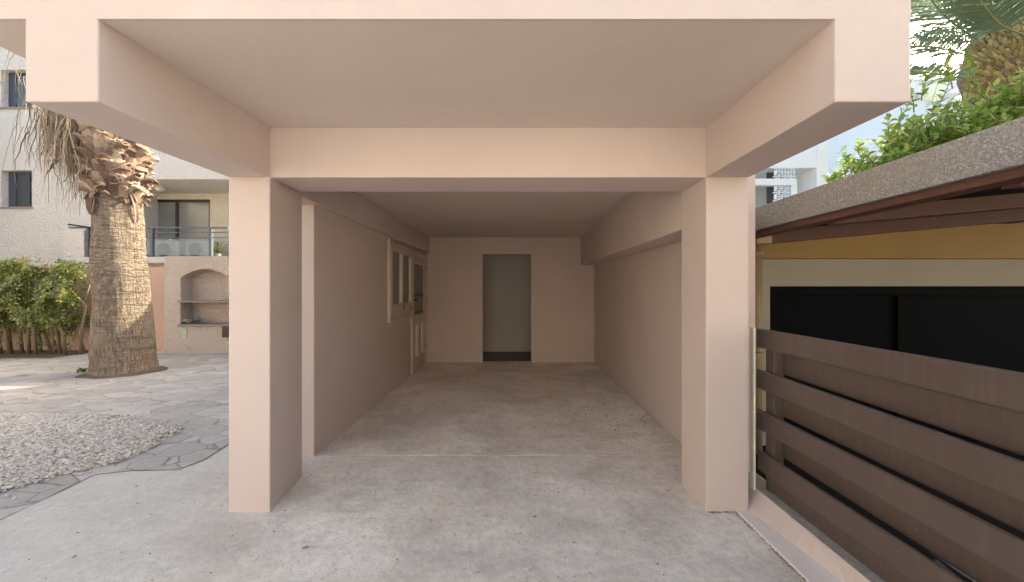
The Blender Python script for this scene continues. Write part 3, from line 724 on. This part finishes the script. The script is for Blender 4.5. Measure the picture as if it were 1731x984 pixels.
# soil round the foot
vs = [(PT.x, PT.y, .035)]; n = 60
for ring, (rr_, zz) in enumerate(((.43, .03), (.49, .012), (.56, -.005))):
    for k in range(n):
        a = 2*math.pi*k/n; r = rr_*(1+.10*noise.noise(Vector((math.cos(a)*2, math.sin(a)*2, ring))))
        vs.append((PT.x+r*math.cos(a)*(1.05), PT.y+r*math.sin(a), zz+.008*random.random()))
fs = [(0, 1+k, 1+(k+1) % n) for k in range(n)]
for ring in range(2): fs += [(1+ring*n+k, 1+(ring+1)*n+k, 1+(ring+1)*n+(k+1) % n, 1+ring*n+(k+1) % n) for k in range(n)]
tag(MB().add(vs, fs).build('soil', M['soil'], smooth=True), 'ring of dark soil round the palm foot', 'soil', kind='structure')
# small weed at the trunk foot
w0 = G(140, 630); n = 46
pos = np.array([[w0.x+random.gauss(0, .022), w0.y+random.gauss(0, .02), random.uniform(0, .06)] for _ in range(n)])
dr = rng.normal(size=(n, 3)); dr[:, 2] = abs(dr[:, 2])*.7+.2; up = np.tile([0, 0, 1.], (n, 1))+rng.normal(0, .2, (n, 3))
V, F = leaf_cloud(pos, dr, up, rng.uniform(.04, .08, n), rng.uniform(.02, .035, n))
tag(np_mesh('weed', V, F, M['hedge_leaf']), 'small green weed sprouting at the left of the palm foot', 'weed')

# ------------------------------------------------------------------ hedge
HE = thing('hedge', (-11, 8.9, 0), 'leafy green hedge with yellowish tips in front of the pink boundary wall', 'hedge')
pos = []; dr = []; up = []
def hedge_top(x): return 2.08+.22*noise.noise(Vector((x*1.1, 3, 0)))+.10*noise.noise(Vector((x*3.3, 7, 0)))
for _ in range(3000):
    x = random.uniform(-14.2, -9.75); top = hedge_top(x)
    zb = .50+.3*noise.noise(Vector((x*1.7, 0, 5)))
    if random.random() < .10: zb = .08
    z = zb+(top-zb)*random.random()**.8; 
    edge = min(1, (x+14.2)/.3, (-9.75-x)/.25)
    yf = 8.5+.42*noise.noise(Vector((x*1.9, z*1.9, 1)))+.25*max(0, (z-1.6))+ (.35 if z < .7 else 0)
    y = yf+abs(random.gauss(0, .22))
    c = Vector((x, y, z)); out = Vector((random.gauss(0, .5), -1+random.gauss(0, .4), .5+random.gauss(0, .4)+.9*max(0, z-1.5))).normalized()
    nl = random.randint(6, 9); sx = out.cross(Vector((0, 0, 1))).normalized(); sy = sx.cross(out)
    for k in range(nl):
        a = 2*math.pi*k/nl+random.random()*.5
        d = (sx*math.cos(a)+sy*math.sin(a))*1.0+out*.25+Vector((0, 0, -.15))
        pos.append((c+d*.015)[:]); dr.append(d[:]); up.append(out[:])
pos = np.array(pos); n = len(pos)
V, F = leaf_cloud(pos, np.array(dr), np.array(up), rng.uniform(.06, .12, n), rng.uniform(.024, .042, n))
np_mesh('foliage', V, F, M['hedge_leaf'], HE)
st = MB()
for k in range(26):
    x = -14+4.2*k/25+random.uniform(-.1, .1); y = 9.0+random.uniform(-.15, .1)
    st.tube([(x, y, -.02), (x+random.uniform(-.15, .15), y-.1, .5), (x+random.uniform(-.35, .35), y-.15, 1.1), (x+random.uniform(-.5, .5), y-.1, 1.7)], [.035, .028, .02, .01], 7)
for k in range(22):
    x = random.uniform(-13.8, -9.9); z0 = hedge_top(x)-.25
    st.tube([(x, 8.8, z0), (x+random.uniform(-.1, .1), 8.75, z0+.25), (x+random.uniform(-.2, .2), 8.72, z0+.42)], [.008, .006, .003], 5)
st.build('stems', M['stem'], HE, smooth=True)
tag(MB().add([(-14, 8.35, -.002), (-9.9, 8.35, -.002), (-9.8, 9.5, -.002), (-14, 9.5, -.002)], [(0,1,2,3)]).build('soil_bed', M['soil']), 'narrow soil bed under the hedge', 'soil bed', kind='structure')

# ------------------------------------------------------------------ boundary wall and niche
tag(MB().box(-15, P(282, 500, 9.5).x, 9.5, 9.68, -.02, 2.01).build('boundary_wall', M['pink_wall'], bevel=.01), 'plain pink rendered boundary wall behind the hedge and palm', 'wall')
NI = thing('niche_wall', (-7, 9.1, 0), 'rough pink stucco garden wall unit with an arched niche and stone shelves', 'garden wall')
x0, x1, zt = P(278, 0, 9).x, -5.4, 2.24; a0, a1 = P(305, 0, 9).x, P(388, 0, 9).x; zb, zs, za = P(0, 549, 9).z, P(0, 470, 9).z, P(0, 457, 9).z
fm = bmesh.new()
arch = [(a0, zb), (a1, zb), (a1, zs)]
for k in range(1, 16):
    f = k/16; arch.append((a1+(a0-a1)*f, zs+(za+.03-zs)*math.sin(math.pi*f)**.8))
arch.append((a0, zs))
def top_z(x): return zt+.02*noise.noise(Vector((x*9, 0, 0)))
outer = [(x0, -.02), (x1, -.02), (x1, top_z(x1))]+[(x1+(x0-x1)*k/30, top_z(x1+(x0-x1)*k/30)) for k in range(1, 30)]+[(x0, top_z(x0))]
def loop(pts, y): 
    vs = [fm.verts.new((p[0], y, p[1])) for p in pts]; return vs, [fm.edges.new((vs[i], vs[(i+1) % len(vs)])) for i in range(len(vs))]
vo, eo = loop(outer, 9.0); va, ea = loop(arch, 9.0)
bmesh.ops.triangle_fill(fm, use_beauty=True, use_dissolve=False, edges=eo+ea)
vb, eb = loop(outer, 9.49)
for i in range(len(vo)): fm.faces.new((vo[i], vo[(i+1) % len(vo)], vb[(i+1) % len(vb)], vb[i]))
vc = [fm.verts.new((p[0], 9.34, p[1])) for p in arch]
for i in range(len(va)): fm.faces.new((va[i], va[(i+1) % len(va)], vc[(i+1) % len(vc)], vc[i]))
fm.faces.new(vc); fm.faces.new(vb)
bmesh.ops.recalc_face_normals(fm, faces=fm.faces)
me = bpy.data.meshes.new('niche_body'); bmesh.ops.translate(fm, verts=fm.verts, vec=-NI.location); fm.to_mesh(me); fm.free(); me.materials.append(M['pink_stucco'])
ob = bpy.data.objects.new('body', me); sc.collection.objects.link(ob); ob.parent = NI
for z in (P(0, 509, 9).z, zb): MB().box(a0-.02, a1+.02, 8.94, 9.335, z-.03, z+.012).build('shelf', M['stone_shelf'], NI, bevel=.006)
b0 = P(383, 559, 9); MB().box(b0.x-.07, b0.x+.08, 8.95, 8.999, b0.z-.15, b0.z+.13).build('meter_box', M['metal'], NI, bevel=.006)
tp = P(310, 565, 9); MB().hexa([(tp.x-.10, 8.985, tp.z+.12), (tp.x, 8.985, tp.z-.12), (tp.x+.09, 8.985, tp.z-.09), (tp.x+.08, 8.985, tp.z+.13), (tp.x-.10, 8.999, tp.z+.12), (tp.x, 8.999, tp.z-.12), (tp.x+.09, 8.999, tp.z-.09), (tp.x+.08, 8.999, tp.z+.13)]).build('embedded_tile', M['tile'], NI)
tp = P(318, 587, 9); MB().hexa([(tp.x-.09, 8.985, tp.z+.07), (tp.x+.02, 8.985, tp.z-.06), (tp.x+.06, 8.985, tp.z), (tp.x+.0, 8.985, tp.z+.02), (tp.x-.09, 8.999, tp.z+.07), (tp.x+.02, 8.999, tp.z-.06), (tp.x+.06, 8.999, tp.z), (tp.x, 8.999, tp.z+.02)]).build('embedded_tile', M['tile'], NI)
rp = P(323, 545, 9.1); n = 14
cs = np.array([[rp.x+random.gauss(0, .08), 9.12+random.gauss(0, .05), zb+.045+abs(random.gauss(0, .045))] for _ in range(n)])
V, F = stones(cs, rng.uniform(.035, .08, n), ICO_V, ICO_F, .75, .08)
tag(np_mesh('rubble', V, F, M['rock'], smooth=False), 'small heap of grey rubble on the lower niche shelf', 'rubble')

# ------------------------------------------------------------------ white apartment house behind
WB = thing('apartment_house', (-10, 13, 0), 'white rough-stuccoed apartment house behind the boundary wall with a recessed balcony', 'building')
YA = 12.0
def X(px, Y=YA): return (px-CX)/FPX*Y
def Z(py, Y=YA): return EYE-(py-CY)/FPX*Y
xr0 = X(205); zf = 2.42; zc = Z(303, 11.5)
wb = MB()
# facade left of recess with two window holes  (x columns)
wx0, wx1 = X(2), X(54)
wrows = [(Z(350), Z(288)), (Z(182), Z(118))]
wb.box(-24, wx0, YA, YA+.4, 0, 9.5); wb.box(wx1, xr0, YA, YA+.4, 0, 9.5); wb.box(xr0-.3, xr0, YA+.401, 13.4, 0, 9.5)
zz = [0, wrows[0][0], wrows[0][1], wrows[1][0], wrows[1][1], 9.5]
for q in (0, 2, 4): wb.box(wx0, wx1, YA, YA+.4, zz[q], zz[q+1])
wb.box(xr0, -8.28, YA, YA+.4, 0, 2.249); wb.box(-8.48, -8.281, YA, 13.4, zf+.001, 9.3)
wb.build('facade', M['white_stucco'], WB)
MB().box(xr0, -8.28, 11.5, 13.2, zc, zc+.12).box(xr0, -8.28, 11.5, 11.72, zc+.12, 9.5).box(xr0, -8.28, 11.72, 13.2, 9.3, 9.5).build('upper_balcony', M['white_stucco'], WB)
MB().box(X(107, 11.3), -8.28, 11.3, 11.999, 2.25, zf).box(xr0, -8.28, 11.999, 13.2, 2.25, zf).build('balcony_slab', M['white_stucco'], WB, bevel=.01)
MB().box(xr0-.3, X(243, 13), 13.2, 13.4, zf, zc).box(X(355, 13.2), -8.28, 13.2, 13.4, zf, zc).box(X(243, 13), X(355, 13.2), 13.2, 13.4, Z(337, 13.2), zc).build('recess_wall', M['warm_stucco'], WB)
MB().box(X(107, 11.3), X(141, 11.3), 11.302, 11.99, zf+.001, Z(388, 11.3)).build('balcony_pier', M['white_stucco'], WB, bevel=.01)
for (za_, zb_) in wrows:
    w = MB().box(wx0+.02, wx1, YA+.16, YA+.22, za_, za_+.06).box(wx0+.02, wx1, YA+.16, YA+.22, zb_-.06, zb_).box(wx0+.02, wx0+.24, YA+.16, YA+.22, za_+.06, zb_-.06).box(wx1-.06, wx1, YA+.16, YA+.22, za_+.06, zb_-.06).box(wx0+.62, wx0+.68, YA+.16, YA+.22, za_+.06, zb_-.06).build('window', M['blue_rail'], WB, bevel=.005)
    MB().box(wx0+.24, wx1-.06, YA+.185, YA+.195, za_+.06, zb_-.06).build('pane', M['blue_glass'], w)
    MB().box(wx0-.04, wx1+.04, YA-.05, YA+.16, za_-.05, za_-.001).build('sill', M['stone_shelf'], w)
    MB().box(wx0+.75, wx1-.1, YA+.30, YA+.32, za_+.2, zb_-.25).build('curtain', M['white_stucco'], w)
# glass door in recess
gx0, gx1, gz = X(243, 13)+.002, X(355, 13.2)-.002, Z(337, 13.2)-.002
gdo = MB().box(gx0, gx1, 13.22, 13.30, gz-.09, gz).box(gx0, gx0+.06, 13.22, 13.30, zf+.01, gz-.09).box(gx1-.06, gx1, 13.22, 13.30, zf+.01, gz-.09).box(X(298, 13.2)-.04, X(298, 13.2)+.04, 13.20, 13.30, zf+.01, gz-.09).build('balcony_door', M['metal'], WB, bevel=.004)
MB().box(gx0+.06, gx1-.06, 13.25, 13.262, zf+.01, gz-.09).build('pane', M['mid_glass'], gdo)
l0 = P(272, 303, 12.4)
MB().tube([(l0.x, 12.4, zc), (l0.x, 12.4, zc-.06), (l0.x, 12.4, zc-.12), (l0.x, 12.4, zc-.15)], [.17, .17, .12, .03], 18).build('ceiling_lamp', M['lamp'], WB, smooth=True)
rl = MB(); yr = 11.36; zr = Z(385, yr)
rl.box(X(150, yr)-.55, -8.28, yr-.03, yr+.03, zr-.02, zr+.02)
rl.hexa([(X(115, 10.8), 10.8, zr-.02), (X(115, 10.8)+.04, 10.76, zr-.02), (X(155, yr), yr-.02, zr-.02), (X(155, yr)-.05, yr+.03, zr-.02), (X(115, 10.8), 10.8, zr+.02), (X(115, 10.8)+.04, 10.76, zr+.02), (X(155, yr), yr-.02, zr+.02), (X(155, yr)-.05, yr+.03, zr+.02)])
for q in (Z(393, yr), Z(402, yr)): rl.box(X(150, yr), -8.28, yr-.012, yr+.012, q-.012, q+.012)
rail = rl.build('railing', M['blue_rail'], WB)
for px in (150, 258, 357): MB().box(X(px, yr)-.035, X(px, yr)+.035, yr-.04, yr+.04, zf+.001, zr-.021).build('baluster', M['blue_rail'], rail)
gl = MB().box(X(152, yr), X(356, yr), yr-.006, yr+.006, zf+.06, Z(404, yr))
t = NT('tinted_rail_glass'); t.b.inputs['Transmission Weight'].default_value = .0
tr = t.n('ShaderNodeBsdfTransparent'); mx = t.n('ShaderNodeMixShader'); mx.inputs[0].default_value = .72
tr.inputs[0].default_value = (.82, .88, .92, 1); t.out((.35, .40, .42), .1)
t.t.links.new(t.b.outputs[0], mx.inputs[1]); t.t.links.new(tr.outputs[0], mx.inputs[2]); t.t.links.new(mx.outputs[0], t.t.nodes['Material Output'].inputs[0])
gl.build('glass_panel', t.m, rail)
# air conditioners on the balcony
def ac(x, lab):
    r = thing('air_conditioner', (x, 12.5, zf), lab, 'air conditioner', 'outdoor air conditioning units on the balcony')
    MB().box(x-.40, x+.40, 12.36, 12.66, zf+.06, zf+.60).build('casing', M['ac'], r, bevel=.015)
    MB().tube([(x-.10, 12.352, zf+.32), (x-.10, 12.36, zf+.32)], .22, 28).build('fan_grille', M['ac_dark'], r)
    for dx in (-.28, .28): MB().box(x+dx-.04, x+dx+.04, 12.38, 12.64, zf, zf+.06).build('foot', M['metal'], r)
    MB().tube([(x+.1, 12.5, zf+.6), (x+.08, 12.5, zf+.7), (x+.16, 12.5, zf+.72)], .015, 6).build('pipe', M['metal'], r)
    MB().tube([(x-.02, 12.5, zf+.6), (x-.04, 12.5, zf+.70)], .015, 6).build('pipe', M['metal'], r)
    return r
ac(X(337, 12.4), 'air conditioner unit nearest the right end of the balcony behind the rail')
ac(X(284, 12.4), 'air conditioner unit nearer the palm trunk, lower part hidden behind the balcony edge')
# spiky plant
ppt = P(368, 432, 11.6); PP = thing('spiky_plant', (ppt.x, 11.6, zf), 'small spiky green plant in a pot at the right of the balcony', 'plant')
MB().tube([(ppt.x, 11.6, zf), (ppt.x, 11.6, zf+.12)], [.07, .09], 12).build('pot', M['stone_shelf'], PP)
n = 22; dr = np.stack([rng.normal(0, .5, n), rng.normal(0, .4, n), rng.uniform(.7, 1.3, n)], 1)
V, F = leaf_cloud(np.tile([ppt.x, 11.6, zf+.12], (n, 1)), dr, np.tile([0, -1., .2], (n, 1)), rng.uniform(.25, .45, n), rng.uniform(.03, .045, n))
np_mesh('leaves', V, F, M['hedge_leaf'], PP)

# ------------------------------------------------------------------ blue house at the right
BH = thing('blue_house', (16, 17, 0), 'pale blue rendered house rising behind the annex roof', 'building')
YB = 14.0
bx = lambda px, Y=YB: (px-CX)/FPX*Y
MB().box(bx(1395), bx(1660), YB, YB+8, 0, Z(165, YB)).build('wall', M['blue_wall'], BH, bevel=.02)
MB().box(bx(1500), bx(1612), YB-.35, YB+6, Z(166, YB), Z(142, YB)).build('roof_slab', M['blue_trim'], BH, bevel=.02)
MB().box(bx(1362), bx(1394.5), YB-.6, YB+2, 0, 9).build('pilaster', M['blue_wall'], BH, bevel=.02)
MB().box(bx(1344), bx(1361.8), YB-1.0, YB+2, 0, 9).box(bx(1230), bx(1343.8), YB-1.0, YB+2, Z(284, YB-1), 9).box(bx(1230), bx(1313), YB-1, YB-.8, Z(313, YB-1), Z(302, YB-1)).box(bx(1304), bx(1313.5), YB-1, YB-.8, 0, Z(313.2, YB-1)).build('porch_frame', M['blue_trim'], BH, bevel=.01)
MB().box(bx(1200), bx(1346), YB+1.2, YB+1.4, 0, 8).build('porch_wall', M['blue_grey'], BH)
scn = MB(); sx0, sx1, s0, s1 = bx(1313.5, YB-1), bx(1344, YB-1), Z(345, YB-1), Z(284, YB-1)
nxx, nzz = 6, 9
for i in range(nxx+1):
    for j in range(nzz+1):
        xx = sx0+(sx1-sx0)*i/nxx; z_ = s0+(s1-s0)*j/nzz; dx, dz = (sx1-sx0)/nxx, (s1-s0)/nzz
        if (i+j) % 2: scn.box(xx-dx*.55, xx+dx*.55, YB-.98, YB-.86, z_-dz*.12, z_+dz*.12)
        else: scn.box(xx-dx*.14, xx+dx*.14, YB-.975, YB-.865, z_-dz*.62, z_+dz*.62)
MB().box(sx0, sx1, YB-.5, YB-.45, s0, s1).build('screen_shade_sheet', M['ac_dark'], BH)  # added dark sheet, stands in for shade in the screen holes
scn.build('breeze_block_screen', M['blue_trim'], BH)
MB().box(bx(1398), bx(1400), YB-.06, YB-.01, Z(330, YB), Z(258, YB)).build('conduit', M['blue_trim'], BH)

# ------------------------------------------------------------------ shrub over the annex roof
SH = thing('leafy_shrub', (7, 7.2, 0), 'bright green leafy shrub rising behind the grey felt roof edge', 'shrub')
pos = []; dr = []; up = []; sm = MB()
def spray(p0, d, L, nl=9, ls=.13):
    d = Vector(d).normalized(); pts = [Vector(p0)]
    for i in range(6):
        d = (d+Vector((random.gauss(0, .10), random.gauss(0, .10), random.gauss(0.03, .08)))).normalized(); pts.append(pts[-1]+d*L/6)
    sm.tube(pts, [.010*(1-.12*i) for i in range(7)], 5, cap=False)
    for k in range(nl):
        f = .15+.85*k/nl; i = min(5, int(f*6)); p = pts[i].lerp(pts[i+1], f*6-i)
        a = k*2.4+random.random(); s = d.cross(Vector((0, 0, 1))).normalized(); u = s.cross(d)
        dd = (s*math.cos(a)+u*math.sin(a))*.9+d*.55+Vector((0, 0, random.uniform(-.2, .2)))
        pos.append(p[:]); dr.append(dd[:]); up.append((Vector((0, -.3, 1))+Vector((random.gauss(0, .3), random.gauss(0, .3), 0)))[:])
YS = 6.6
tops = [(1425, 305), (1440, 285), (1480, 285), (1500, 245), (1530, 222), (1560, 200), (1600, 195), (1640, 185), (1680, 165), (1731, 130), (1800, 100), (1950, 90)]
def top_at(px):
    for (a, b), (c, d) in zip(tops, tops[1:]):
        if a <= px <= c: return b+(d-b)*(px-a)/(c-a)
    return 100
for k in range(720):
    px = random.uniform(1470, 1950) if random.random() < .97 else random.uniform(1430, 1480)
    ty = top_at(px); ly = 491-.342*(px-867)+28; f = random.random()**.7
    py = ty+8+(ly-ty)*f; Y = YS+random.uniform(-.35, 1.0)
    p = P(px, py, Y)
    spray(p, (random.gauss(-.2, .8), random.gauss(-.5, .5), random.uniform(.1, 1.0)), random.uniform(.25, .5), random.randint(7, 12))
for (px, py, h) in [(1450, 300, .55), (1462, 296, .4), (1452, 262, .2), (1516, 215, .5), (1500, 250, .5), (1545, 190, .5), (1558, 170, .45), (1583, 190, .6), (1610, 150, .5), (1635, 165, .7), (1650, 160, .5), (1470, 285, .3), (1402, 312, .12), (1412, 312, .12)]:
    spray(P(px, py, YS), (random.gauss(0, .15), 0, 1), h, 12, .12)
pos = np.array(pos); n = len(pos)
V, F = leaf_cloud(pos, np.array(dr), np.array(up), rng.uniform(.10, .19, n), rng.uniform(.05, .085, n))
np_mesh('foliage', V, F, M['shrub_leaf'], SH)
for k in range(9):
    x = 5.6+k*.5; sm.tube([(x, 7.0, 0), (x+random.uniform(-.3, .3), 7.0, 1.6), (x+random.uniform(-.5, .5), 6.9, 3.0)], [.05, .04, .02], 8)
sm.build('stems', M['stem'], SH, smooth=True)

# ------------------------------------------------------------------ palm at the right
YQ = 8.6; cq = P(1745, 60, YQ)
Q = thing('date_palm', (cq.x, YQ, 0), 'date palm with feathery green fronds and golden leaf bases above the shrub', 'tree')
sh = MB(); NZ2, NA2 = 60, 40
prof2 = [(0, .42), (2.5, .38), (4.6, .40), (5.2, .62), (5.9, .98), (6.5, 1.10), (7.2, .95), (7.8, .5)]
def pr2(z):
    for (z0, r0), (z1, r1) in zip(prof2, prof2[1:]):
        if z <= z1: return r0+(r1-r0)*(z-z0)/(z1-z0)
    return .4
pts = []
for i in range(NZ2):
    z = 7.8*i/(NZ2-1)
    for k in range(NA2):
        a = 2*math.pi*k/NA2; r = pr2(z)*(1+.05*noise.noise(Vector((math.cos(a)*3, math.sin(a)*3, z*3)))); pts.append((cq.x+r*math.cos(a), YQ+r*math.sin(a), z))
idx = np.arange(NZ2*NA2).reshape(NZ2, NA2); nx = np.roll(idx, -1, 1)
np_mesh('trunk', np.array(pts), np.stack([idx[:-1], nx[:-1], nx[1:], idx[1:]], -1).reshape(-1, 4), M['bark'], Q)
bt = MB(); row = 0; z = 4.7
_PT, _pr, _lean = PT, pr, lean
PT = Vector((cq.x, YQ, 0)); pr = pr2; lean = lambda z: 0
while z < 7.3:
    nb = int(2*math.pi*pr2(z)/.10)
    for k in range(nb):
        a = 2*math.pi*(k+(row % 2)*.5)/nb+random.uniform(-.05, .05)
        if math.sin(a) > .4: continue
        boot(a, z, random.uniform(.10, .18), random.uniform(.06, .10), R(random.uniform(25, 60)), R(random.uniform(-5, 20)), .035)
    z += .062; row += 1
PT, pr, lean = _PT, _pr, _lean
bt.build('leaf_bases', M['canary_boot'], Q)
def fp(lst): return [P(a, b, y) for a, b, y in lst]
FR = [([(1690, 92, 8.2), (1632, 54, 7.8), (1590, 20, 7.4), (1545, -40, 7.0), (1490, -80, 6.8)], .75),
      ([(1668, 104, 8.1), (1600, 84, 7.7), (1540, 78, 7.3), (1480, 84, 6.9), (1420, 110, 6.5)], .62),
      ([(1660, 138, 8.4), (1612, 130, 8.1), (1560, 122, 7.8), (1510, 122, 7.5), (1450, 140, 7.2)], .42),
      ([(1735, 60, 7.8), (1690, 40, 7.3), (1660, 5, 6.9), (1625, -40, 6.6), (1580, -80, 6.4)], .7),
      ([(1740, 50, 7.7), (1712, 20, 7.2), (1700, -20, 6.8), (1690, -70, 6.5)], .8),
      ([(1700, 70, 8.6), (1640, 20, 8.7), (1570, 8, 8.6), (1500, 20, 8.4)], .7)]
for i, (l, ll) in enumerate(FR): frond('frond', fp(l), M['frond_leaf'], Q, ll=ll, lw=.034, n=125, r0=.02, seed=40+i, start=.16, droop=.25, fold=.35)
for k in range(22):
    a = 2*math.pi*k/22; d = Vector((math.cos(a), math.sin(a), 0))
    if d.x < .25: continue
    L = random.uniform(2.6, 3.4); el = random.uniform(-.2, 1.8); c = Vector((cq.x, YQ, 7.1))+d*.5
    frond('frond', [c, c+d*L*.35+Vector((0, 0, el*.9+.3)), c+d*L*.75+Vector((0, 0, el*1.1)), c+d*L*1.1+Vector((0, 0, el*.6-.6))], M['frond_leaf'], Q, ll=.6, lw=.034, n=50, seed=k+80)
# thin bare stick above shrub
# ------------------------------------------------------------------ unseen houses added to bounce sunlight into the carport
NB = thing('facing_bounce_house', (0, -12, 0), 'unseen pale house added behind the camera to bounce sunlight into the carport', 'building')
MB().box(-16, 13, -16, -11, 0, 6.2).build('walls', M['facing'], NB, bevel=.02)
for j in range(2):
    for xx in (-13, -9, -5, -1, 3, 7):
        w = MB().box(xx, xx+1.3, -10.999, -10.94, 1.0+2.9*j, 2.3+2.9*j).build('window', M['blue_rail'], NB)
        MB().box(xx+.08, xx+1.22, -10.939, -10.93, 1.08+2.9*j, 2.22+2.9*j).build('pane', M['blue_glass'], w)

SD = thing('side_bounce_house', (-17, 0, 0), 'unseen warm sand-coloured house added on the left to bounce sunlight back', 'building')  # unseen, added for warm bounce onto the left-facing pillar and beam
MB().box(-22, -16.6, -9, 11.2, 0, 7).build('walls', M['bounce_warm'], SD, bevel=.02)
for j in range(2):
    for yy in (-6, -2, 2, 6):
        w = MB().box(-16.599, -16.54, yy, yy+1.3, 1.0+3*j, 2.3+3*j).build('window', M['blue_rail'], SD)
        MB().box(-16.539, -16.53, yy+.08, yy+1.22, 1.08+3*j, 2.22+3*j).build('pane', M['blue_glass'], w)
